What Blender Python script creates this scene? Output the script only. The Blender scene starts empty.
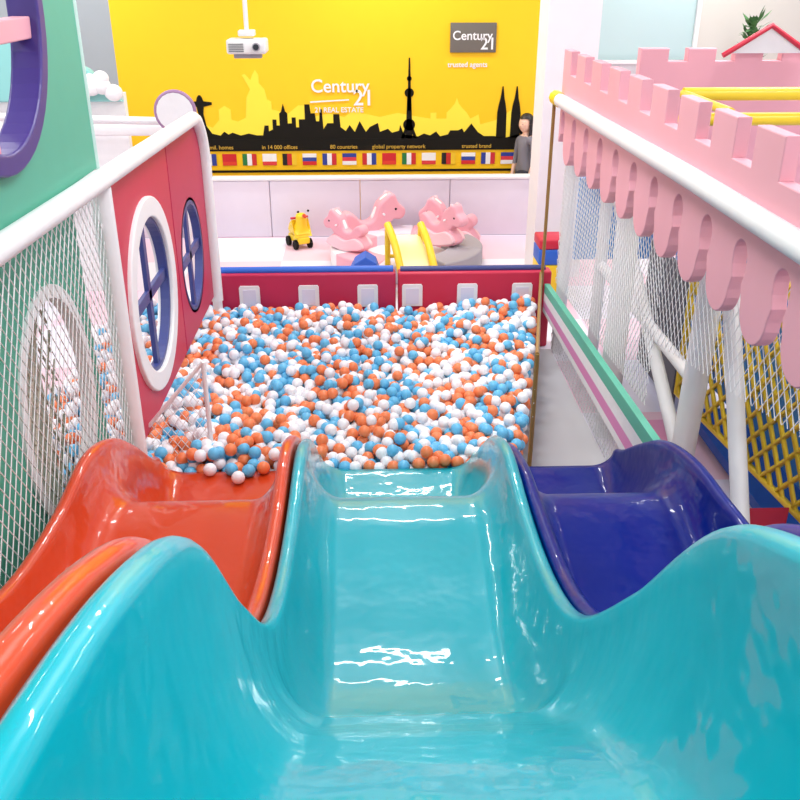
import bpy, bmesh, math, random
import numpy as np
from mathutils import Matrix, Vector, noise
random.seed(4)
S = bpy.context.scene
S.view_settings.view_transform = 'Standard'
COL = S.collection

# ---------------------------------------------------------------- materials
MC = {}
def mat(name, col, rough=0.5, coat=0.0, metal=0.0, spec=0.5, noise_amt=0.0, nscale=6.0, bump=0.0, bscale=40):
    if name in MC: return MC[name]
    m = bpy.data.materials.new(name); m.use_nodes = True
    nt = m.node_tree; b = nt.nodes['Principled BSDF']
    c = (col[0], col[1], col[2], 1)
    b.inputs['Base Color'].default_value = c
    b.inputs['Roughness'].default_value = rough
    b.inputs['Metallic'].default_value = metal
    b.inputs['Specular IOR Level'].default_value = spec
    b.inputs['Coat Weight'].default_value = coat
    b.inputs['Coat Roughness'].default_value = 0.04
    if noise_amt > 0 or bump > 0:
        tc = nt.nodes.new('ShaderNodeTexCoord')
    if noise_amt > 0:
        n = nt.nodes.new('ShaderNodeTexNoise'); n.inputs['Scale'].default_value = nscale
        nt.links.new(tc.outputs['Object'], n.inputs['Vector'])
        mx = nt.nodes.new('ShaderNodeMixRGB')
        mx.inputs['Color1'].default_value = tuple(max(0, v*(1-noise_amt)) for v in col)+(1,)
        mx.inputs['Color2'].default_value = tuple(min(1, v*(1+noise_amt)) for v in col)+(1,)
        nt.links.new(n.outputs['Fac'], mx.inputs['Fac'])
        nt.links.new(mx.outputs['Color'], b.inputs['Base Color'])
    if bump > 0:
        n2 = nt.nodes.new('ShaderNodeTexNoise'); n2.inputs['Scale'].default_value = bscale
        nt.links.new(tc.outputs['Object'], n2.inputs['Vector'])
        bp = nt.nodes.new('ShaderNodeBump'); bp.inputs['Strength'].default_value = bump
        bp.inputs['Distance'].default_value = 0.02
        nt.links.new(n2.outputs['Fac'], bp.inputs['Height'])
        nt.links.new(bp.outputs['Normal'], b.inputs['Normal'])
        if coat > 0: nt.links.new(bp.outputs['Normal'], b.inputs['Coat Normal'])
    MC[name] = m
    return m

def lin(r, g, b):
    f = lambda v: ((v/255+0.055)/1.055)**2.4 if v/255 > 0.04045 else v/255/12.92
    return (f(r), f(g), f(b))

TEAL = mat('teal_fibreglass', lin(0, 166, 180), 0.3, 0.6, spec=.25, noise_amt=0.06, nscale=3, bump=0.30, bscale=7)
ORANGE = mat('orange_fibreglass', lin(206, 66, 26), 0.3, 0.6, spec=.25, noise_amt=0.06, nscale=3, bump=0.30, bscale=7)
NAVY = mat('navy_fibreglass', lin(0, 30, 122), 0.3, 0.35, spec=.10, noise_amt=0.06, nscale=3, bump=0.30, bscale=7)
WHITE = mat('white_vinyl', lin(238, 238, 238), 0.45, noise_amt=0.02, bump=0.2, bscale=14)
NETM = mat('white_net_rope', lin(244, 244, 244), 0.7)
PINK = mat('pink_padding', lin(234, 168, 180), 0.5, noise_amt=0.03)
CRIM = mat('crimson_padding', lin(200, 36, 70), 0.45, noise_amt=0.04)
CRIM2 = mat('magenta_padding', lin(188, 34, 78), 0.45, noise_amt=0.04)
PURP = mat('purple_trim', lin(66, 50, 130), 0.4)
BLUEW = mat('slate_blue_trim', lin(56, 66, 126), 0.4)
GREEN = mat('green_padding', lin(84, 170, 144), 0.55, noise_amt=0.04)
GREEN2 = mat('stripe_green', lin(90, 182, 156), 0.5)
YEL = mat('yellow_plastic', lin(245, 210, 40), 0.35)
YELWALL = mat('yellow_wall_paint', lin(250, 200, 6), 0.6, noise_amt=0.02)
PALEY = mat('pale_yellow_print', lin(252, 226, 60), 0.6)
BLACK = mat('black_print', lin(20, 18, 12), 0.7, spec=.2)
GREY = mat('grey_print', lin(105, 100, 92), 0.6)
PAINT = mat('wall_paint_white', lin(236, 236, 238), 0.7, noise_amt=0.02)
GPAINT = mat('wall_paint_grey', lin(160, 168, 172), 0.7, noise_amt=0.02)
LILAC = mat('lilac_padding', lin(222, 214, 226), 0.55, noise_amt=0.03)
BLUE = mat('blue_padding', lin(40, 100, 200), 0.5)
SKYB = mat('sky_blue_padding', lin(70, 150, 220), 0.5)
RED = mat('red_padding', lin(195, 35, 60), 0.45)
DARK = mat('dark_interior_grey', lin(105, 108, 115), 0.8)  # dimness of the frame's interior, put into the colour
GOLD = mat('bronze_pole', lin(150, 115, 60), 0.4)
GREYP = mat('grey_padding', lin(160, 156, 162), 0.6)
PROJ = mat('projector_plastic', lin(225, 225, 222), 0.4)
LENS = mat('lens_glass', (0.02, 0.02, 0.03), 0.1)
SKIN = mat('skin', lin(230, 190, 165), 0.5)
HAIR = mat('black_hair', (0.012, 0.01, 0.01), 0.5)
SHIRT = mat('grey_shirt', lin(120, 118, 125), 0.8)
TROUS = mat('dark_trousers', lin(60, 62, 75), 0.8)
GLASS = mat('pale_glass', lin(190, 218, 218), 0.15)
LEAF = mat('leaf_green', lin(80, 130, 75), 0.6)
POT = mat('terracotta', lin(150, 90, 60), 0.7)
BEIGE = mat('beige_wall', lin(216, 214, 204), 0.7)
PINKL = mat('pink_padding_light', lin(242, 200, 206), 0.5)

# ---------------------------------------------------------------- helpers
def empty(name):
    e = bpy.data.objects.new(name, None); COL.objects.link(e); e.empty_display_size = 0.1
    return e
def link(o, parent=None):
    COL.objects.link(o)
    if parent: o.parent = parent
    return o
def mesh_obj(name, verts, faces, m, parent=None, smooth=False):
    me = bpy.data.meshes.new(name); me.from_pydata(verts, [], faces); me.update()
    if m: me.materials.append(m)
    if smooth: me.polygons.foreach_set('use_smooth', [True]*len(me.polygons))
    return link(bpy.data.objects.new(name, me), parent)
def bm_obj(name, bm, m, parent=None, smooth=False):
    me = bpy.data.meshes.new(name); bm.to_mesh(me); bm.free()
    if m: me.materials.append(m)
    if smooth: me.polygons.foreach_set('use_smooth', [True]*len(me.polygons))
    return link(bpy.data.objects.new(name, me), parent)
def box(name, x0, x1, y0, y1, z0, z1, m, parent=None, bev=0.0, seg=3):
    bm = bmesh.new(); bmesh.ops.create_cube(bm, size=1)
    for v in bm.verts:
        v.co = Vector(((x0+x1)/2+v.co.x*(x1-x0), (y0+y1)/2+v.co.y*(y1-y0), (z0+z1)/2+v.co.z*(z1-z0)))
    if bev > 0:
        bmesh.ops.bevel(bm, geom=bm.edges[:], offset=bev, segments=seg, affect='EDGES', profile=0.5)
    return bm_obj(name, bm, m, parent, smooth=bev > 0)
def tube(name, pts, r, m, parent=None, cyclic=False, smooth_path=False, res=3):
    cu = bpy.data.curves.new(name, 'CURVE'); cu.dimensions = '3D'
    sp = cu.splines.new('POLY'); sp.points.add(len(pts)-1)
    for i, p in enumerate(pts): sp.points[i].co = (p[0], p[1], p[2], 1)
    sp.use_cyclic_u = cyclic
    cu.bevel_depth = r; cu.bevel_resolution = res; cu.use_fill_caps = True
    o = bpy.data.objects.new(name, cu)
    return to_mesh(o, name, m, parent, True)
def to_mesh(o, name, m, parent, smooth, M=None):
    COL.objects.link(o)
    dg = bpy.context.evaluated_depsgraph_get(); dg.update()
    me = bpy.data.meshes.new_from_object(o.evaluated_get(dg))
    bpy.data.objects.remove(o)
    me.name = name; me.materials.clear()
    if m: me.materials.append(m)
    if M: me.transform(M)
    me.polygons.foreach_set('use_smooth', [smooth]*len(me.polygons))
    return link(bpy.data.objects.new(name, me), parent)
def MX(X0):   # local xy -> world Y,Z
    return Matrix(((0, 0, 1, X0), (1, 0, 0, 0), (0, 1, 0, 0), (0, 0, 0, 1)))
def MY(Y0):   # local xy -> world X,Z, facing -Y
    return Matrix(((1, 0, 0, 0), (0, 0, -1, Y0), (0, 1, 0, 0), (0, 0, 0, 1)))
def panel(name, loops, th, M, m, parent=None, bev=0.0):
    cu = bpy.data.curves.new(name, 'CURVE'); cu.dimensions = '2D'; cu.fill_mode = 'BOTH'
    for lp in loops:
        sp = cu.splines.new('POLY'); sp.points.add(len(lp)-1)
        for i, p in enumerate(lp): sp.points[i].co = (p[0], p[1], 0, 1)
        sp.use_cyclic_u = True
    cu.extrude = th/2; cu.bevel_depth = bev; cu.bevel_resolution = 2
    o = bpy.data.objects.new(name, cu)
    return to_mesh(o, name, m, parent, False, M)
def circ(cx, cy, r, n=48, r2=None):
    r2 = r2 or r
    return [(cx+r*math.cos(2*math.pi*i/n), cy+r2*math.sin(2*math.pi*i/n)) for i in range(n)]
def ball(name, c, r, m, parent=None, sc=(1, 1, 1), sub=3):
    bm = bmesh.new(); bmesh.ops.create_icosphere(bm, subdivisions=sub, radius=r)
    for v in bm.verts: v.co = Vector((c[0]+v.co.x*sc[0], c[1]+v.co.y*sc[1], c[2]+v.co.z*sc[2]))
    return bm_obj(name, bm, m, parent, True)
def text(name, s, size, M, m, parent=None, th=0.004, align='LEFT', shear=0.0):
    cu = bpy.data.curves.new(name, 'FONT'); cu.body = s; cu.size = size; cu.extrude = th; cu.align_x = align; cu.shear = shear
    cu.offset = size*0.012
    o = bpy.data.objects.new(name, cu)
    return to_mesh(o, name, m, parent, False, M)
def T(x, y, z): return Matrix.Translation((x, y, z))
def spl(ctrl, n=8):
    out = []; k = len(ctrl)
    for i in range(k):
        p0, p1, p2, p3 = (Vector(ctrl[(i+j-1) % k]) for j in range(4))
        for q in range(n):
            t = q/n
            out.append(tuple(.5*((2*p1)+(-p0+p2)*t+(2*p0-5*p1+4*p2-p3)*t*t+(-p0+3*p1-3*p2+p3)*t**3)))
    return out

def clip_line(poly, p, d):
    t0, t1 = -1e9, 1e9
    n = len(poly)
    area = sum(poly[i][0]*poly[(i+1) % n][1]-poly[(i+1) % n][0]*poly[i][1] for i in range(n))
    sg = 1 if area > 0 else -1
    for i in range(n):
        a = poly[i]; b = poly[(i+1) % n]
        nx, ny = -(b[1]-a[1])*sg, (b[0]-a[0])*sg
        num = nx*(p[0]-a[0])+ny*(p[1]-a[1]); den = nx*d[0]+ny*d[1]
        if abs(den) < 1e-9:
            if num < 0: return None
            continue
        t = -num/den
        if den > 0: t0 = max(t0, t)
        else: t1 = min(t1, t)
    return (t0, t1) if t1-t0 > 0.01 else None
def net(name, poly, fn, m, parent=None, cell=0.055, r=0.0022, ang=55, wob=0.006):
    """diamond netting inside a convex polygon, fn maps (a,b)->xyz. real rope strands"""
    V = []; F = []
    xs = [p[0] for p in poly]; ys = [p[1] for p in poly]
    cx, cy = (min(xs)+max(xs))/2, (min(ys)+max(ys))/2
    R = math.hypot(max(xs)-min(xs), max(ys)-min(ys))/2+0.1
    for sgn in (1, -1):
        a = math.radians(ang)*sgn; d = (math.cos(a), math.sin(a)); nrm = (-d[1], d[0])
        k = int(R/cell)+1
        for i in range(-k, k+1):
            p = (cx+nrm[0]*i*cell, cy+nrm[1]*i*cell)
            c = clip_line(poly, p, d)
            if not c: continue
            L = c[1]-c[0]; ns = max(1, int(L/0.25)); base = len(V)
            for j in range(ns+1):
                t = c[0]+L*j/ns
                w = wob*noise.noise(Vector((p[0]*2+d[0]*t*2, p[1]*2+d[1]*t*2, 0.3)))*3
                P = Vector(fn(p[0]+d[0]*t+w*nrm[0], p[1]+d[1]*t+w*nrm[1]))
                P0 = Vector(fn(p[0]+nrm[0]*1e-2+d[0]*t, p[1]+nrm[1]*1e-2+d[1]*t))
                P1 = Vector(fn(p[0]+d[0]*(t+1e-2), p[1]+d[1]*(t+1e-2)))
                Q = Vector(fn(p[0]+d[0]*t, p[1]+d[1]*t))
                n1 = (P0-Q).normalized(); n2 = (P1-Q).cross(n1).normalized()
                for q in range(3):
                    th = q*2*math.pi/3
                    V.append(P+n1*r*math.cos(th)+n2*r*math.sin(th))
            for j in range(ns):
                for q in range(3):
                    q2 = (q+1) % 3
                    F.append((base+j*3+q, base+j*3+q2, base+j*3+3+q2, base+j*3+3+q))
    return mesh_obj(name, V, F, m, parent, True)

def hermite(pts):
    n = len(pts); tg = []
    for i in range(n):
        if i == 0: tg.append((pts[1][1]-pts[0][1])/(pts[1][0]-pts[0][0]))
        elif i == n-1: tg.append((pts[-1][1]-pts[-2][1])/(pts[-1][0]-pts[-2][0]))
        else:
            a = (pts[i][1]-pts[i-1][1])/(pts[i][0]-pts[i-1][0]); b = (pts[i+1][1]-pts[i][1])/(pts[i+1][0]-pts[i][0])
            tg.append(0.5*(a+b) if a*b > 0 else 0.15*(a+b))
    def f(x):
        if x <= pts[0][0]: return pts[0][1]
        if x >= pts[-1][0]: return pts[-1][1]
        for i in range(n-1):
            if x <= pts[i+1][0]:
                h = pts[i+1][0]-pts[i][0]; t = (x-pts[i][0])/h
                return ((2*t**3-3*t*t+1)*pts[i][1]+(t**3-2*t*t+t)*h*tg[i]+(-2*t**3+3*t*t)*pts[i+1][1]+(t**3-t*t)*h*tg[i+1])
    return f

# ---------------------------------------------------------------- room shell
def checker_mat():
    m = bpy.data.materials.new('foam_mat_checker'); m.use_nodes = True
    nt = m.node_tree; b = nt.nodes['Principled BSDF']; b.inputs['Roughness'].default_value = 0.55
    tc = nt.nodes.new('ShaderNodeTexCoord'); ck = nt.nodes.new('ShaderNodeTexChecker')
    ck.inputs['Scale'].default_value = 1.0
    ck.inputs['Color1'].default_value = lin(240, 204, 216)+(1,); ck.inputs['Color2'].default_value = lin(236, 232, 242)+(1,)
    nt.links.new(tc.outputs['Object'], ck.inputs['Vector']); nt.links.new(ck.outputs['Color'], b.inputs['Base Color'])
    return m
box('floor', -7, 8, -3, 12, -0.12, 0, checker_mat())
WY = 11.7
box('wall_back', -3.03, 2.6, WY, WY+0.15, 0, 4.3, YELWALL)
box('wall_back.001', -7, -3.03, WY, WY+0.15, 0, 4.3, GPAINT)
box('wall_back.002', 4.05, 8, WY, WY+0.15, 0, 4.3, BEIGE)
box('wall_back.003', 2.6, 4.05, WY, WY+0.15, 0, 2.0, PAINT)
w = empty('window_1')
box('glass', 2.6, 4.05, WY+0.05, WY+0.07, 2.0, 4.3, GLASS, w)
for x in (2.6, 4.0): box('mullion', x, x+0.05, WY-0.01, WY+0.04, 2.0, 4.3, WHITE, w)
box('sill', 2.6, 4.05, WY-0.06, WY+0.04, 1.96, 2.0, WHITE, w)
box('wall_left', -7.15, -7, -3, 12, 0, 4.3, PAINT)
box('wall_right', 8, 8.15, -3, 12, 0, 4.3, PAINT)
box('ceiling', -7, 8, -3, 12, 4.3, 4.4, PAINT)
box('structural_column', 1.75, 2.26, 9.3, 9.8, 0, 4.3, PAINT)

# ---------------------------------------------------------------- slides
FL = hermite([(-0.7, 1.95), (0.5, 1.93), (1.0, 1.80), (1.4, 1.54), (1.72, 1.26), (1.86, 1.15), (2.02, 0.95), (2.25, 0.84), (2.6, 0.80), (3.0, 0.85), (3.28, 0.885), (3.48, 0.85), (3.8, 0.58), (4.05, 0.43), (4.5, 0.41)])
def rimf(d): return hermite([(-0.7, 2.45), (0.5, 2.40), (1.0, 2.27), (1.25, 2.13), (1.6, 1.73), (2.05, 1.30), (2.4, 1.14), (3.0, 1.07), (3.4, 1.07+d), (3.8, 0.95+d), (4.1, 0.76+d*.6), (4.4, 0.54), (4.5, 0.49)])
def wave_slide(xl, xr, m, d=0.0):
    RM = rimf(d)
    cx = (xl+xr)/2; hw = (xr-xl)/2
    prof = []
    for i in range(7): prof.append((0.57*i/6, 0.0, 0, 0))
    N = 14
    for i in range(1, N+1):
        th = math.radians(82)*i/N
        s = math.sin(th)/math.sin(math.radians(82)); c = (1-math.cos(th))/(1-math.cos(math.radians(82)))
        prof.append((0.57+0.31*s, c, 0, 0))
    r = 0.027
    for i in range(1, 7):
        a = math.pi*(1-i/6)
        prof.append((0.88, 1.0, r+r*math.cos(a), r*math.sin(a)))
    prof.append((0.88, 1.0, 2*r, -0.05)); prof.append((0.88, 1.0, 2*r, -0.16)); prof.append((0.88, 0.0, 2*r, -0.12))
    half = prof
    full = [(-p[0], p[1], -p[2], p[3]) for p in reversed(half[1:])]+list(half)
    ys = np.linspace(-0.7, 4.5, 180)
    V = []; F = []
    nC = len(full)
    for y in ys:
        f = FL(y); R = RM(y)
        for (xf, zf, xo, zo) in full:
            V.append((cx+xf*hw+xo, y, f+(R-f)*zf+zo))
    for j in range(len(ys)-1):
        for i in range(nC-1):
            F.append((j*nC+i, j*nC+i+1, (j+1)*nC+i+1, (j+1)*nC+i))
    F.append(tuple((len(ys)-1)*nC+i for i in range(nC)))
    for j in range(len(ys)-1):
        F.append((j*nC, (j+1)*nC, (j+1)*nC+nC-1, j*nC+nC-1))
    return mesh_obj('wave_slide', V, F, m, None, True)
wave_slide(-0.345, 0.625, TEAL, .01)
wave_slide(-1.255, -0.352, ORANGE, .03)
wave_slide(0.632, 1.43, NAVY, -.03)
sp = empty('slide_support_frame')
for x in (-1.2, -0.35, 0.63, 1.38):
    for y in (0.3, 1.2): box('leg', x-0.04, x+0.04, y-0.04, y+0.04, 0, FL(y)-0.14, GREYP, sp)
    box('leg', x-0.04, x+0.04, 2.5, 2.58, 0, 0.70, GREYP, sp)
box('play_platform', -1.2, 1.4, -2.6, -0.72, 1.78, 1.93, GREYP, None, 0.02)

# ---------------------------------------------------------------- left side
lp = empty('playhouse_panel')
arc = [(6.85+0.35*math.cos(a), 1.62+0.38*math.sin(a)) for a in np.linspace(0, math.pi/2, 12)]
XL = -1.33
def ring(cy, cz, ro, ri): return [circ(cy, cz, ro), circ(cy, cz, ri)]
panel('panel_near', [[(4.5, .57), (5.94, .56), (5.94, 2.01), (4.5, 2.04)], circ(5.2, 1.24, .54)], 0.05, MX(XL), CRIM, lp, 0.006)
panel('panel_far', [[(5.97, .56), (7.2, .55)]+arc+[(5.97, 2.01)], circ(6.5, 1.10, .40)], 0.05, MX(XL), CRIM2, lp, 0.006)
panel('window_ring_white', ring(5.2, 1.24, .57, .47), 0.09, MX(XL), WHITE, lp, 0.01)
panel('window_ring_inner', ring(5.2, 1.24, .48, .44), 0.05, MX(XL), BLUEW, lp, 0.005)
for (cy, cz, r) in ((5.2, 1.24, .46), (6.5, 1.10, .38)):
    panel('mullion_v', [[(cy-.03, cz-r), (cy+.03, cz-r), (cy+.03, cz+r), (cy-.03, cz+r)]], .02, MX(XL), BLUEW, lp, .004)
    panel('mullion_h', [[(cy-r, cz-.03), (cy+r, cz-.03), (cy+r, cz+.03), (cy-r, cz+.03)]], .02, MX(XL), BLUEW, lp, .004)
panel('window_ring_purple', ring(6.5, 1.10, .42, .375), 0.05, MX(XL), BLUEW, lp, 0.006)

lr = empty('padded_handrail')
tube('rail', [(-1.28, -1.0, 2.15), (-1.28, 3, 2.13), (-1.28, 5, 2.075), (-1.28, 6.8, 2.02)] +
     [(-1.28, 6.85+.37*math.cos(a), 1.62+.4*math.sin(a)) for a in np.linspace(math.pi/2, 0, 10)]+[(-1.28, 7.22, .5)], 0.05, WHITE, lr)
tube('post', [(-1.3, 4.42, 0), (-1.3, 4.42, 2.05)], 0.055, WHITE, lr)
tube('post', [(-1.3, 1.6, 0), (-1.3, 1.6, 2.1)], 0.05, WHITE, lr)
tube('post_far', [(-1.28, 7.22, 0), (-1.28, 7.22, .6)], 0.04, WHITE, lr)

gp = empty('green_play_panel')
panel('lower_panel', [[(-0.5, 0), (4.36, 0), (4.36, 2.02), (-0.5, 2.06)], circ(3.76, 1.2, .44, 48, .52)], .05, MX(-1.45), GREEN, gp)
panel('oval_rim', [circ(3.76, 1.2, .48, 48, .56), circ(3.76, 1.2, .42, 48, .50)], .06, MX(-1.44), WHITE, gp)
panel('upper_panel', [[(0.5, 2.17), (4.50, 2.13), (4.50, 3.9), (0.5, 3.9)], circ(3.4, 2.90, .54)], .06, MX(-1.36), GREEN, gp, .006)
panel('porthole_ring', ring(3.4, 2.90, .57, .515), .10, MX(-1.35), PURP, gp, .012)
panel('porthole_bar', [[(2.87, 2.76), (3.93, 2.76), (3.93, 2.83), (2.87, 2.83)]], .06, MX(-1.36), PINK, gp, .006)
panel('porthole_bar_v', [[(3.30, 2.37), (3.38, 2.37), (3.38, 3.4), (3.30, 3.4)]], .05, MX(-1.36), PINK, gp, .006)
tube('edge_pad', [(-1.34, 4.52, 2.12), (-1.34, 4.52, 3.9)], .025, mat('pale_green_trim', lin(190, 220, 210), .5), gp)
bk = empty('climbing_lattice')
box('board', -1.75, -1.7, 2.6, 4.3, 0, 1.95, mat('cream_board', lin(225, 224, 212), .7), bk)
net('lattice', [(2.9, .4), (4.3, .4), (4.3, 1.9), (2.9, 1.9)], lambda a, b: (-1.62, a, b), mat('tan_rope', lin(225, 212, 195), .7), bk, .09, .008)

sn = empty('safety_net')
net('net_left', [(1.2, .5), (4.4, .5), (4.4, 2.05), (1.2, 2.1)], lambda a, b: (-1.3, a, b), NETM, sn, .05, .003)
def br(t): return (0.935+t*0.505, 4.65+2.6*t)
net('net_pit_left', [(-1.30, .3), (-.95, .3), (-.95, 1.0), (-1.30, .60)], lambda a, b: (a, 4.72, b), NETM, sn, .04, .0026)
net('net_pit_right', [(0, .05), (1, .05), (1, .6), (0, .95)], lambda a, b: (br(a)[0], br(a)[1], b), NETM, sn, .05, .0022)
net('net_low_right', [(4.1, .02), (7.25, .02), (7.25, .5), (4.1, .5)], lambda a, b: (1.57, a, b), NETM, sn, .045, .0034)
net('net_right', [(4.6, .74), (7.25, .62), (7.25, 2.1), (4.6, 2.1)], lambda a, b: (1.57, a, b), NETM, sn, .045, .0030)
net('net_right_near', [(1.2, 1.75), (2.6, 1.5), (4.05, .78), (4.6, .74), (4.6, 2.1), (1.2, 2.1)], lambda a, b: (1.57, a, b), NETM, sn, .05, .0022)
pf = empty('pit_frame')
tube('top_left', [(-.95, 4.72, 1.0), (-1.3, 4.72, .6)], .012, WHITE, pf)
tube('post_left', [(-.95, 4.72, 0), (-.95, 4.72, 1.0)], .014, WHITE, pf)
tube('post_right', [(br(0)[0], br(0)[1], 0), (br(0)[0], br(0)[1], 1.05)], .014, GOLD, pf)
tube('top_right', [(br(0)[0], br(0)[1], 1.05), (br(1)[0], br(1)[1], .7)], .012, GOLD, pf)
tube('post_right_far', [(1.45, 7.24, 0), (1.45, 7.24, 2.08)], .014, GOLD, pf)

# ---------------------------------------------------------------- right side castle fence
cf = empty('castle_fence')
top = []; bot = []
yy = 7.18
while yy > 1.0:
    top += [(yy, 2.46), (yy-.25, 2.46), (yy-.25, 2.30), (yy-.46, 2.30)]
    yy -= .46
yend = yy
yb = yend; per = .40
while yb + per <= 7.18:
    c = yb+.125
    bot += [(c+.125*math.cos(a), 1.80+.13*math.sin(a)) for a in np.linspace(math.pi, 2*math.pi, 11)]
    cn = yb+.325
    bot += [(cn-.055, 1.86), (cn-.072, 1.91)]
    bot += [(cn+.074*math.cos(a), 1.96+.075*math.sin(a)) for a in np.linspace(math.pi, 0, 9)]
    bot += [(cn+.072, 1.91), (cn+.055, 1.86)]
    yb += per
bot += [(7.18, 1.8)]
panel('battlement', [top+bot], .05, MX(1.52), PINK, cf, .006)
def strip(z0a, z1a, z0b, z1b, ya, yb_, m, x, nm):
    panel(nm, [[(ya, z0a), (yb_, z0b), (yb_, z1b), (ya, z1a)]], .04, MX(x), m, cf, .003)
strip(.68, .77, .53, .60, 4.0, 7.25, GREEN2, 1.50, 'stripe_green')
strip(.58, .68, .46, .53, 4.0, 7.25, WHITE, 1.50, 'stripe_white')
strip(.49, .58, .40, .46, 4.0, 7.25, mat('stripe_pink', lin(222, 140, 190), .5), 1.50, 'stripe_pink')
strip(.43, .49, .36, .40, 4.0, 7.25, WHITE, 1.50, 'stripe_base')
rr = empty('padded_handrail')
tube('rail', [(1.46, -1, 2.16), (1.46, 4, 2.15), (1.46, 7.1, 2.11)], .05, WHITE, rr)
tube('cap', [(1.46, 7.08, 2.11), (1.46, 7.25, 2.11)], .055, YEL, rr)
for y in (5.66, 2.2): tube('post', [(1.67, y, 0), (1.67, y, 2.1)], .08, WHITE, rr)
tube('post', [(1.62, 7.2, 0), (1.62, 7.2, 2.1)], .05, WHITE, rr)

# play structure beyond the fence on the right
ps = empty('climbing_frame')
tube('truss', [(1.80, 4.45, 1.95), (1.80, 3.55, .35)], .045, WHITE, ps)
tube('truss', [(1.80, 4.45, 1.95), (1.80, 4.55, .0)], .07, WHITE, ps)
tube('truss', [(1.86, 6.9, 1.6), (1.86, 4.75, .35)], .045, WHITE, ps)
tube('truss', [(1.86, 6.9, .86), (1.86, 4.7, .86)], .04, WHITE, ps)
for p in ((3.6, 6.6), (3.6, 5.0), (3.6, 3.2), (1.86, 6.95)): tube('post', [(p[0], p[1], 0), (p[0], p[1], 2.0)], .05, WHITE, ps)
tube('beam', [(3.6, 3.2, 1.95), (3.6, 6.6, 1.95)], .045, WHITE, ps)
box('dark_interior_sheet', 2.2, 2.23, 5.9, 6.8, .1, 1.1, DARK, ps)  # flat dark sheet standing in for the shaded interior of the frame
box('blue_ramp', 2.62, 2.68, 2.8, 7.4, .1, 1.75, SKYB, ps)
box('blue_pad', 1.75, 2.6, 7.45, 7.5, .75, 1.45, SKYB, ps, .01)
box('blue_floor', 2.3, 2.62, 2.9, 5.8, .05, .12, BLUE, ps)
for z in (2.22, 2.05): tube('yellow_rail', [(2.2, 6.5, z), (5.5, 6.5, z)], .045, YEL, ps)
tube('yellow_rail_side', [(2.2, 6.5, 2.22), (2.2, 5.6, 2.22)], .03, YEL, ps)
rn = empty('rope_climbing_net')
net('net', [(2.9, .55), (5.8, .25), (5.8, 1.5), (2.9, 1.9)], lambda a, b: (2.2, a, b), YEL, rn, .12, .018, 45)
tube('frame', [(2.2, 2.9, .55), (2.2, 5.8, .25), (2.2, 5.8, 1.5), (2.2, 2.9, 1.9)], .025, YEL, rn, True)
box('floor_mat', 1.72, 2.15, 3.3, 5.8, 0, .04, mat('orchid_mat', lin(225, 150, 185), .5), None, .01)
box('grey_floor_mat', 0.98, 1.56, 5.0, 7.2, 0, .03, mat('light_grey_mat', lin(200, 198, 200), .6), None, .005)
panel('soft_wedge', [[(3.85, .05), (4.35, .05), (3.85, .5)]], .2, MX(2.02), RED, None, .01)
ph = empty('toy_castle_house')
topp = []
x = 2.3
while x < 5.5:
    topp += [(x, 2.30), (x, 2.40), (x+.22, 2.40), (x+.22, 2.30)]; x += .4
panel('wall', [[(2.3, 1.2)]+topp+[(5.6, 2.30), (5.6, 1.2)]], .08, MY(8.0), PINK, ph, .01)
panel('gable', [[(3.0, 2.38), (3.65, 2.38), (3.325, 2.58)]], .05, MY(7.9), WHITE, ph, .004)
tube('roof', [(2.95, 7.86, 2.36), (3.325, 7.86, 2.59), (3.7, 7.86, 2.36)], .022, RED, ph)
for x in (2.35, 5.5): box('leg', x, x+.08, 7.98, 8.06, 0, 1.3, WHITE, ph)

pl = empty('potted_plant')
bm = bmesh.new(); bmesh.ops.create_cone(bm, cap_ends=True, segments=24, radius1=.16, radius2=.22, depth=.4)
bmesh.ops.translate(bm, vec=(4.45, 11.0, .2), verts=bm.verts); bm_obj('pot', bm, POT, pl)
tube('stem', [(4.45, 11, .35), (4.47, 11, 1.6), (4.43, 11, 2.3)], .03, POT, pl)
V = []; F = []
for i in range(110):
    a = random.uniform(0, 6.28); e = random.uniform(-.4, 1.3); L = random.uniform(.10, .2)
    zz = random.uniform(1.9, 2.45); d = Vector((math.cos(a)*math.cos(e), math.sin(a)*math.cos(e), math.sin(e)))
    s = d.cross(Vector((0, 0, 1))).normalized()*.035
    o = Vector((4.45, 11, zz))+d*.06; b = len(V)
    V += [o, o+d*L*.5+s, o+d*L, o+d*L*.5-s]; F.append((b, b+1, b+2, b+3))
mesh_obj('leaves', V, F, LEAF, pl)

# ---------------------------------------------------------------- ball pit
pw = empty('ball_pit_wall')
box('pad_left', -1.4, .22, 7.32, 7.46, 0, .69, CRIM2, pw, .02)
box('pad_right', .24, 1.55, 7.32, 7.46, 0, .69, CRIM, pw, .02)
tube('top_trim_left', [(-1.36, 7.39, .70), (.20, 7.39, .70)], .035, BLUE, pw)
tube('top_trim_right', [(.26, 7.39, .70), (1.5, 7.39, .70)], .028, BLUEW, pw)
for x in (-1.02, -.52, -.02, .36, .83, 1.30):
    panel('window_patch', [[(x-.085, .40), (x+.085, .40), (x+.085, .575), (x+.075, .59), (x-.075, .59), (x-.085, .575)]], .012, MY(7.312), WHITE, pw, .002)
    panel('window_patch_inner', [[(x-.055, .42), (x+.055, .42), (x+.055, .56), (x-.055, .56)]], .012, MY(7.304), mat('patch_inner', lin(226, 224, 238), .5), pw)

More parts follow.
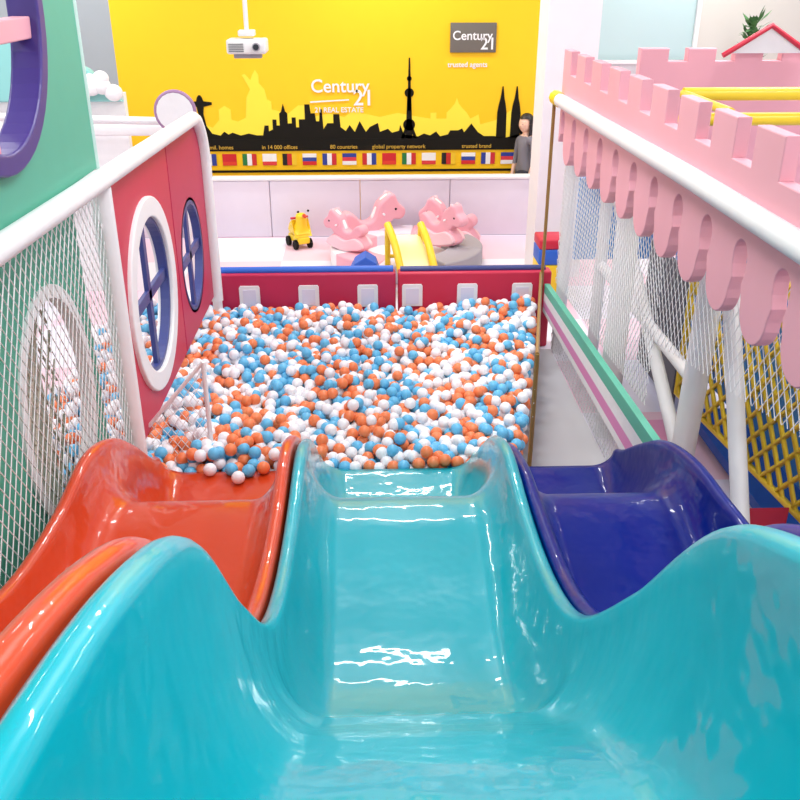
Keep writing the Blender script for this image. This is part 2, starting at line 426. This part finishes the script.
def ico(sub):
    bm = bmesh.new(); bmesh.ops.create_icosphere(bm, subdivisions=sub, radius=1)
    v = np.array([x.co[:] for x in bm.verts]); f = np.array([[q.index for q in p.verts] for p in bm.faces]); bm.free()
    return v, f
ico3 = ico(3); ico2 = ico(2)
P = []
rb = .038
for layer, (zb, st) in enumerate(((.27, .078), (.34, .076), (.405, .074))):
    y = 4.55; row = 0
    while y < 7.25:
        x = -2.1+(st/2 if row % 2 else 0)+random.uniform(-.01, .01)
        while x < 1.42:
            jx = x+random.uniform(-.016, .016); jy = y+random.uniform(-.016, .016)
            lim = .2*jy-.045
            if jx < lim:
                hz = .035*noise.noise(Vector((jx*1.6, jy*1.6, 1)))*2 + random.uniform(-.014, .014)
                P.append((jx, jy, zb+hz, layer))
            x += st
        y += st*.866; row += 1
for i in range(620):
    y = random.uniform(4.57, 7.2); x = random.uniform(-2.0, .2*y-.06)
    P.append((x, y, .455+.08*noise.noise(Vector((x*1.6, y*1.6, 1)))+random.uniform(-.01, .015), 3))
for i in range(60):
    y = random.uniform(4.55, 5.0); x = random.uniform(-1.1, -.45)
    P.append((x, y, .48+random.uniform(-.01, .02), 3))
for (x, y) in ((-.62, 4.47), (-.70, 4.44), (-.80, 4.46), (-.92, 4.46), (-.75, 4.37)):
    P.append((x, y, FL(y)+rb, 3))
random.shuffle(P)
vs = []; fs = []; mi = []; off = 0
for (x, y, z, layer) in P:
    v, f = ico3 if layer >= 2 else ico2
    vs.append(v*rb+np.array((x, y, z))); fs.append(f+off); off += len(v)
    r = random.random(); k = 0 if r < .42 else (1 if r < .73 else 2)
    mi.append(np.full(len(f), k))
vs = np.concatenate(vs); fs = np.concatenate(fs); mi = np.concatenate(mi)
me = bpy.data.meshes.new('ball_pit_balls')
me.vertices.add(len(vs)); me.vertices.foreach_set('co', vs.ravel().astype(np.float32))
me.loops.add(fs.size); me.loops.foreach_set('vertex_index', fs.ravel().astype(np.int32))
me.polygons.add(len(fs)); me.polygons.foreach_set('loop_start', np.arange(0, fs.size, 3, dtype=np.int32))
for m in (mat('ball_white', lin(244, 245, 248), .35), mat('ball_blue', lin(100, 188, 230), .35), mat('ball_orange', lin(242, 132, 80), .35)):
    me.materials.append(m)
me.update(calc_edges=True)
me.polygons.foreach_set('material_index', mi.astype(np.int32))
me.polygons.foreach_set('use_smooth', np.ones(len(fs), dtype=bool))
me.validate()
link(bpy.data.objects.new('ball_pit_balls', me))

# ---------------------------------------------------------------- back play area
pd = empty('padded_fence')
x = -3.4
while x < 2.2:
    box('pad', x, x+1.095, 11.02, 11.12, 0, .70, LILAC, pd, .015); x += 1.1
box('pad_cap', -3.4, 2.2, 11.0, 11.14, .70, .74, WHITE, pd, .01)

def W(u, v): return (.01266*(u-400)+.409, 2.01-.01197*(v-60))
mu = empty('wall_mural_skyline')
def art(nm, pts, m, layer=0):
    return panel(nm, [[W(*p) for p in pts]], .004, MY(WY-.004-.004*layer), m, mu)
pale = [(195,142),(195,128),(205,122),(215,126),(222,118),(222,108),(228,104),(234,108),(234,118),(240,120),(248,116),(250,96),(254,88),(250,80),(247,74),(250,73),(255,79),(257,74),(260,69),(263,74),(263,82),(268,88),(270,98),(274,100),(274,108),(290,112),(300,104),(312,104),(312,116),(330,112),(345,116),(360,104),(362,112),(380,116),(398,112),(418,116),(430,118),(430,112),(436,112),(436,118),(446,118),(446,112),(450,108),(454,103),(456,97),(458,103),(462,108),(466,112),(470,118),(478,114),(480,124),(495,120),(510,110),(518,112),(518,142)]
art('pale_skyline', pale, PALEY, 0)
black = [(190,150),(190,140),(193,136),(198,134),(200,128),(202,112),(201,105),(192,103),(192,100.5),(201,99.5),(202,96),(203.5,93.5),(205.5,93.5),(207,96),(208,99.5),(216,100.5),(216,103),(208,105),(207,112),(209,124),(214,132),(222,134),(226,130),(230,133),(234,131),(242,134),(250,132),(258,134),(264,134),(266,124),(270,124),(270,130),(274,128),(274,118),(278,118),(278,124),(281,124),(281,112),(283,110),(285,102),(287,110),(289,112),(289,122),(293,122),(293,116),(297,116),(297,126),(300,126),(300,118),(306,118),(306,103),(311,103),(312,112),(316,112),(317,120),(320,120),(321,108),(323,108),(324,128),(328,122),(334,122),(334,113),(340,113),(341,126),(346,130),(350,124),(355,131),(360,120),(366,131),(370,126),(378,122),(380,131),(388,128),(392,132),(399,130),(400,124),(404,134),(418,136),(424,133),(430,135),(436,131),(440,136),(448,134),(450,130),(458,130),(462,128),(464,132),(468,127),(471,123),(474,127),(478,132),(484,136),(494,136),(505,138),(519,134),(519,150)]
art('black_skyline', black, BLACK, 1)
art('tower_mast', [(407.2,110),(408.4,58),(409.8,58),(411,110)], BLACK, 1)
for (cx, cy, r) in ((409, 78, 2.4), (409, 92, 4.6), (409, 124, 6)): art('tower_sphere', [(cx+r*math.cos(a), cy+r*math.sin(a)) for a in np.linspace(0, 6.28, 20)[:-1]], BLACK, 1)
art('tower_shaft', [(405.5,140),(407,96),(411,96),(412.5,140)], BLACK, 1)
art('tower_leg', [(400,140),(406,124),(408,124),(404,140)], BLACK, 1); art('tower_leg', [(418,140),(412,124),(410,124),(414,140)], BLACK, 1)
for cx in (501, 515):
    art('twin_tower', [(cx-5,140),(cx-4.6,112),(cx-3.4,104),(cx-2,98),(cx-.5,86),(cx+.5,86),(cx+2,98),(cx+3.4,104),(cx+4.6,112),(cx+5,140)], BLACK, 1)
art('band', [(190,138),(519,138),(519,150),(190,150)], BLACK, 2)
art('thin_line', [(195,170),(519,170),(519,172.5),(195,172.5)], BLACK, 1)
fc = [((200,40,40),(240,240,240),(40,60,150)),((240,240,240),(40,70,160),(210,40,40)),((30,120,60),(240,240,240),(200,40,40)),((40,60,150),(220,60,70),(240,240,240)),((20,20,20),(200,40,30),(240,200,40)),((205,30,40),(205,30,40),(220,60,40)),((40,60,150),(240,240,240),(200,40,50)),((240,240,240),(240,240,240),(220,60,60))]
for i in range(16):
    u0 = 202+i*20; c = fc[(i*5) % 8]
    for j in range(3):
        m = mat('flag_%d_%d_%d' % c[j], lin(*c[j]), .6)
        if i % 2: art('flag', [(u0, 153+j*4), (u0+14, 153+j*4), (u0+14, 157+j*4), (u0, 157+j*4)], m, 1)
        else: art('flag', [(u0+j*4.66, 153), (u0+4.66+j*4.66, 153), (u0+4.66+j*4.66, 165), (u0+j*4.66, 165)], m, 1)
def wtext(s, u, v, size, m, lay=2, align='LEFT'):
    x, z = W(u, v)
    return text('lettering', s, size, MY(WY-.014) @ T(x, z, 0), m, mu, .003, align)
wtext('Century', 313, 91, .215, WHITE); wtext('21', 354, 104, .26, WHITE)
wtext('21 REAL ESTATE', 316, 111, .085, WHITE)
art('logo_rule', [(312,100),(350,98),(350,99.3),(312,101.5)], WHITE, 2)
for (u, s_) in ((206, '2 mil. homes'), (262, 'in 14 000 offices'), (330, '80 countries'), (372, 'global property network'), (462, 'trusted brand')):
    wtext(s_, u, 148, .068, mat('gold_print', lin(200, 160, 50), .6))
sg = empty('wall_sign')
x0, z0 = W(448, 53); x1, z1 = W(492, 25)
box('sign_plate', x0, x1, WY-.03, WY-.005, z0, z1, GREY, sg, .004)
text('sign_lettering', 'Century', .145, MY(WY-.032) @ T(*W(450, 41), 0), WHITE, sg, .003)
text('sign_lettering', '21', .19, MY(WY-.032) @ T(*W(477, 50), 0), WHITE, sg, .003)
text('slogan_lettering', 'trusted agents', .085, MY(WY-.01) @ T(*W(446, 67), 0), PAINT, sg, .003)

pj = empty('ceiling_projector')
PX, PY, PZ = -1.04, 8.5, 2.40
tube('pole', [(PX, PY, PZ+.1), (PX, PY, 4.3)], .02, PROJ, pj)
box('mount', PX-.07, PX+.07, PY-.07, PY+.07, PZ+.08, PZ+.13, PROJ, pj, .01)
box('body', PX-.17, PX+.17, PY-.13, PY+.13, PZ-.06, PZ+.06, PROJ, pj, .02)
for i in range(5): box('vent', PX-.15, PX-.02, PY-.134, PY-.128, PZ-.04+i*.015, PZ-.035+i*.015, LENS, pj)
tube('lens', [(PX+.09, PY-.12, PZ), (PX+.09, PY-.17, PZ)], .035, GREYP, pj)
tube('lens_glass', [(PX+.09, PY-.165, PZ), (PX+.09, PY-.172, PZ)], .026, LENS, pj)
box('bracket', PX-.12, PX+.12, PY-.05, PY+.05, PZ-.10, PZ-.06, GREYP, pj, .005)

def skin(name, pts, edges, m, parent, M=None, sub=2, root=0):
    me = bpy.data.meshes.new(name); me.from_pydata([p[:3] for p in pts], edges, [])
    o = bpy.data.objects.new(name, me); COL.objects.link(o)
    md = o.modifiers.new('s', 'SKIN'); md.use_smooth_shade = True
    o.modifiers.new('ss', 'SUBSURF').levels = sub
    for i, p in enumerate(pts):
        r = p[3]; r = r if isinstance(r, tuple) else (r, r)
        me.skin_vertices[0].data[i].radius = r
        me.skin_vertices[0].data[i].use_root = (i == root)
    dg = bpy.context.evaluated_depsgraph_get(); dg.update()
    out = bpy.data.meshes.new_from_object(o.evaluated_get(dg))
    bpy.data.objects.remove(o)
    out.materials.clear()
    for mm in (m if isinstance(m, (list, tuple)) else [m]): out.materials.append(mm)
    if M: out.transform(M)
    out.polygons.foreach_set('use_smooth', [True]*len(out.polygons))
    return link(bpy.data.objects.new(name, out), parent)

def rocker(x, y, rot, s=1.0, z=0.0):
    """chunky moulded rocking horse: slab body, curved rocker base, saddle dip, big head"""
    e = empty('rocking_horse'); M = T(x, y, z) @ Matrix.Rotation(rot, 4, 'Z') @ Matrix.Scale(s, 4)
    side = spl([(-.42, .10), (-.2, .03), (0, .015), (.2, .03), (.42, .10), (.36, .22), (.28, .32), (.38, .44), (.50, .44), (.54, .52), (.44, .62), (.38, .74), (.32, .72), (.20, .62), (.12, .42), (0, .34), (-.14, .36), (-.24, .46), (-.33, .50), (-.38, .42), (-.30, .32), (-.36, .22)])
    panel('body', [side], .16, M @ MY(0), PINK, e, .045)
    for sy in (-1, 1):
        ow = spl([(-.44, .13), (-.2, .05), (0, .02), (.2, .05), (.44, .13), (.28, .27), (0, .20), (-.28, .27)])
        panel('side_shell', [ow], .05, M @ T(0, sy*.15, 0) @ MY(0), PINKL, e, .02)
        o = ball('eye', (.42, .115*sy, .56), .022, BLACK, e, sub=2); o.data.transform(M)
        o = ball('ear', (.33, .08*sy, .74), .045, PINKL, e, (1, .6, 1.5), 3); o.data.transform(M)
    mane = spl([(.34, .76), (.22, .68), (.12, .52), (.08, .42), (.14, .42), (.22, .56), (.32, .68)])
    panel('mane', [mane], .06, M @ MY(0), WHITE, e, .02)
    o = tube('handle', [(.22, -.17, .50), (.22, .17, .50)], .018, WHITE, e); o.data.transform(M)
    return e
fr = empty('foam_play_ring')
def arcpad(cx, cy, r0, r1, a0, a1, z0, z1, m, nm):
    n = 20
    lo = [(cx+r1*math.cos(a), cy+r1*math.sin(a)) for a in np.linspace(a0, a1, n)]+[(cx+r0*math.cos(a), cy+r0*math.sin(a)) for a in np.linspace(a1, a0, n)]
    return panel(nm, [lo], z1-z0, T(0, 0, (z0+z1)/2), m, fr, .02)
RX, RY = .42, 9.95
arcs = [(PINK, -2.7, -2.0), (LILAC, -1.95, -1.3), (GREYP, -1.1, -.25), (GREYP, -.2, .5), (PINK, .55, 1.4), (LILAC, 1.45, 2.3), (PINK, 2.35, 3.1), (WHITE, 3.15, 3.55)]
for (m, a0, a1) in arcs: arcpad(RX, RY, .5, .84, a0, a1, .02, .18, m, 'pad')
arcpad(RX, RY, .05, .48, 0, 6.2, .02, .06, WHITE, 'centre_mat')
rocker(-.02, 10.62, 0.30, .78, .0)
rocker(1.0, 10.62, 2.75, .70, .0)
rocker(.80, 9.98, -.75, .60, .20)
rocker(-.22, 9.76, 2.5, .54, .20)
ts = empty('toy_slide')
sx, sy = .36, 8.8
for s_ in (-.17, .17):
    pts = [(sx+s_+.16*t, sy+.32-.62*t*.9, .54*(1-t)**1.1+.10+.10*math.sin(math.pi*t)) for t in np.linspace(0, 1, 12)]
    tube('side_rail', pts, .04, YEL, ts)
V = []; F = []
for i, t in enumerate(np.linspace(0, 1, 12)):
    for s_ in (-.16, .16): V.append((sx+s_+.16*t, sy+.32-.62*t*.9, .48*(1-t)**1.1+.05+.08*math.sin(math.pi*t)))
    if i: F.append((2*i-2, 2*i-1, 2*i+1, 2*i))
mesh_obj('chute', V, F, mat('slide_cream', lin(250, 235, 160), .3), ts, True)
for s_ in (-.17, .17): tube('ladder_leg', [(sx+s_, sy+.32, .6), (sx+s_, sy+.36, .0)], .03, YEL, ts)
for z in (.15, .3, .45): tube('rung', [(sx-.18, sy+.36-.07*z, z), (sx+.18, sy+.36-.07*z, z)], .02, YEL, ts)
fb = empty('foam_block')
box('base', -.22, .12, 8.7, 9.0, 0, .22, BLUE, fb, .02)
panel('arch', [[(-.20, .22), (.10, .22), (.06, .34), (-.04, .40), (-.14, .34)]], .24, MY(8.85), BLUE, fb, .01)
dk = empty('duck_ride_on')
M = T(-.84, 10.6, 0) @ Matrix.Rotation(-1.1, 4, 'Z') @ Matrix.Scale(.9, 4)
skin('body', [(-.12, 0, .24, .10), (0, 0, .22, .12), (.08, 0, .26, .10), (.10, 0, .38, .065), (.11, 0, .48, .10), (-.2, 0, .31, .05)], [(0, 1), (1, 2), (2, 3), (3, 4), (0, 5)], YEL, dk, M, 2, 1)
skin('beak', [(.18, 0, .46, .035), (.26, 0, .45, .02)], [(0, 1)], ORANGE, dk, M)
def dt(o): o.data.transform(M)
dt(tube('handle', [(.04, -.12, .40), (.04, .12, .40)], .015, RED, dk))
for sx_ in (-.12, .12):
    for sy_ in (-.1, .1): dt(tube('wheel', [(sx_, sy_-.02, .065), (sx_, sy_+.02, .065)], .065, BLACK, dk))
for yy_ in (-.07, .07): dt(ball('eye', (.18, yy_, .51), .016, BLACK, dk, sub=2))
dt(box('chassis', -.18, .18, -.085, .085, .07, .16, YEL, dk, .02))
sb = empty('foam_blocks')
box('yellow_block', 1.68, 2.0, 8.62, 8.95, 0, .34, YEL, sb, .02)
box('blue_block', 1.68, 2.0, 8.62, 8.95, .34, .50, BLUE, sb, .02)
box('red_block', 1.68, 2.0, 8.62, 8.95, .50, .60, RED, sb, .02)

ro = empty('round_drum_toy')
o = tube('disc', [(-1.62, 7.95, 1.92), (-1.62, 8.03, 1.92)], .155, WHITE, ro, res=8)
pts = [(-1.62+.16*math.cos(a), 7.97, 1.92+.16*math.sin(a)) for a in np.linspace(0, 6.2832, 33)[:-1]]
tube('rim', pts, .02, mat('mauve_trim', lin(160, 125, 160), .5), ro, True)
tube('stand', [(-1.62, 8.0, 0), (-1.62, 8.0, 1.8)], .03, WHITE, ro)
cl = empty('playhouse_roof')
panel('roof', [[(-4.4, 1.9), (-2.35, 1.9), (-2.6, 2.15), (-3.3, 2.5), (-4.1, 2.3)]], .1, MY(9.0), mat('aqua_roof', lin(140, 205, 200), .5), cl, .02)
box('wall', -4.3, -2.3, 9.0, 9.1, 0, 1.95, WHITE, cl)
for i in range(7): ball('cloud_puff', (-2.95+.10*i, 8.85, 2.0+.04*math.sin(i*1.7)), .085, WHITE, cl, (1, .6, .9), 3)
for i in range(4): ball('cloud_puff', (-2.75+.10*i, 8.85, 2.10+.03*math.sin(i*2.1)), .075, WHITE, cl, (1, .6, .9), 3)
box('ledge', -3.3, -1.75, 8.6, 8.7, 1.62, 1.72, WHITE, cl, .02)
tube('rail_back', [(-3.5, 8.2, 1.86), (-1.5, 8.2, 1.80)], .035, WHITE, cl)
tube('rail_post', [(-3.4, 8.2, 0), (-3.4, 8.2, 1.86)], .035, WHITE, cl)
tube('rail_post', [(-1.55, 8.2, 0), (-1.55, 8.2, 1.80)], .035, WHITE, cl)

# ---------------------------------------------------------------- person behind the padded fence
pe = empty('standing_child')
px, py = 1.96, 11.38
M = T(px, py, 0) @ Matrix.Rotation(math.radians(215), 4, 'Z')
pts = [(0, 0, .72, (.115, .09)), (0, 0, .86, (.10, .08)), (0, 0, 1.02, (.12, .085)), (0, 0, 1.12, (.10, .07)), (0.005, 0, 1.17, .042), (0.01, 0, 1.22, .045),
       (0, .13, 1.09, .045), (.0, .165, .87, .034), (.06, .15, .68, .025), (.08, .145, .63, .022),
       (0, -.13, 1.09, .045), (.0, -.165, .87, .034), (.06, -.15, .68, .025), (.08, -.145, .63, .022),
       (0, .07, .64, .075), (.01, .075, .36, .05), (-.01, .075, .07, .035), (.09, .085, .03, .03),
       (0, -.07, .64, .075), (.01, -.075, .36, .05), (-.01, -.075, .07, .035), (.09, -.085, .03, .03)]
ed = [(0, 1), (1, 2), (2, 3), (3, 4), (4, 5), (3, 6), (6, 7), (7, 8), (8, 9), (3, 10), (10, 11), (11, 12), (12, 13), (0, 14), (14, 15), (15, 16), (16, 17), (0, 18), (18, 19), (19, 20), (20, 21)]
bo = skin('body', pts, ed, [SKIN, SHIRT, TROUS], pe, None, 2, 0)
for p in bo.data.polygons:
    c = p.center
    if c.z > 1.155 or (abs(c.y) > .125 and c.z < .8 and c.z > .5): p.material_index = 0
    elif c.z > .74: p.material_index = 1
    elif c.z > .06: p.material_index = 2
    else: p.material_index = 0
bo.data.transform(M)
for sg_ in (-1, 1):
    for k in range(5):
        fx = .08+(k-2)*.012; L = (.035, .055, .06, .055, .04)[k]
        skin('finger', [(fx, .145*sg_, .63, .007), (fx+.005, .143*sg_, .63-L*.6, .0065), (fx+.012, .135*sg_, .63-L, .005)], [(0, 1), (1, 2)], SKIN, pe, M, 1)
bm = bmesh.new(); bmesh.ops.create_icosphere(bm, subdivisions=4, radius=.1)
for v in bm.verts:
    c = v.co.copy(); c.x *= .92; c.y *= .78; c.z *= 1.1
    if c.z < -.03: c.y *= 1-.25*(-c.z-.03)/.08; c.x *= 1-.1*(-c.z-.03)/.08
    d = math.hypot(c.y, c.z+.01)
    if c.x > .05 and d < .022: c.x += .018*(1-d/.022)
    v.co = c+Vector((.02, 0, 1.295))
hd = bm_obj('head', bm, SKIN, pe, True); hd.data.transform(M)
bm = bmesh.new(); bmesh.ops.create_icosphere(bm, subdivisions=4, radius=.113)
dl = [v for v in bm.verts if (v.co.x > .045 and v.co.z < .05) or v.co.z < -.1]
bmesh.ops.delete(bm, geom=dl, context='VERTS')
for v in bm.verts: v.co = Vector((v.co.x*.95+.008, v.co.y*.86, v.co.z*1.1+(-.06 if v.co.z < -.02 else 0)+1.30))
hr = bm_obj('hair', bm, HAIR, pe, True); hr.data.transform(M)
for sg_ in (-1, 1):
    for nm, c, r, m, sc in (('eye', (.098, .028*sg_, 1.30), .008, BLACK, (1, 1.3, .8)), ('ear', (.01, .08*sg_, 1.29), .02, SKIN, (.7, .4, 1.2))):
        o = ball(nm, c, r, m, pe, sc, 2); o.data.transform(M)
o = ball('mouth', (.095, 0, 1.245), .014, RED, pe, (.4, 1.1, .35), 2); o.data.transform(M)

# ---------------------------------------------------------------- lights
def area(name, x, y, z, sx_, sy_, e, rot=(0, 0, 0), col=(1, 1, 1)):
    l = bpy.data.lights.new(name, 'AREA'); l.shape = 'RECTANGLE'; l.size = sx_; l.size_y = sy_; l.energy = e; l.color = col
    o = bpy.data.objects.new(name, l); o.location = (x, y, z); o.rotation_euler = rot; COL.objects.link(o); return o
for y in (1.2, 4.4, 7.6, 10.6):
    for x in (-3.6, 0.2, 4.0):
        area('ceiling_light', x, y, 4.27, 1.2, .30, 61, col=(.97, .985, 1))
wd = bpy.data.worlds.new('World'); S.world = wd; wd.use_nodes = True
wd.node_tree.nodes['Background'].inputs[0].default_value = (.97, .985, 1, 1)
wd.node_tree.nodes['Background'].inputs[1].default_value = 1.2

# ---------------------------------------------------------------- camera
cam = bpy.data.cameras.new('camera'); cam.lens = 40.5; cam.sensor_width = 36; cam.clip_start = .02
co = bpy.data.objects.new('camera', cam); COL.objects.link(co)
co.location = (0, 0, 3.0); co.rotation_euler = (math.radians(90-25.54), 0, math.radians(-2.0))
S.camera = co
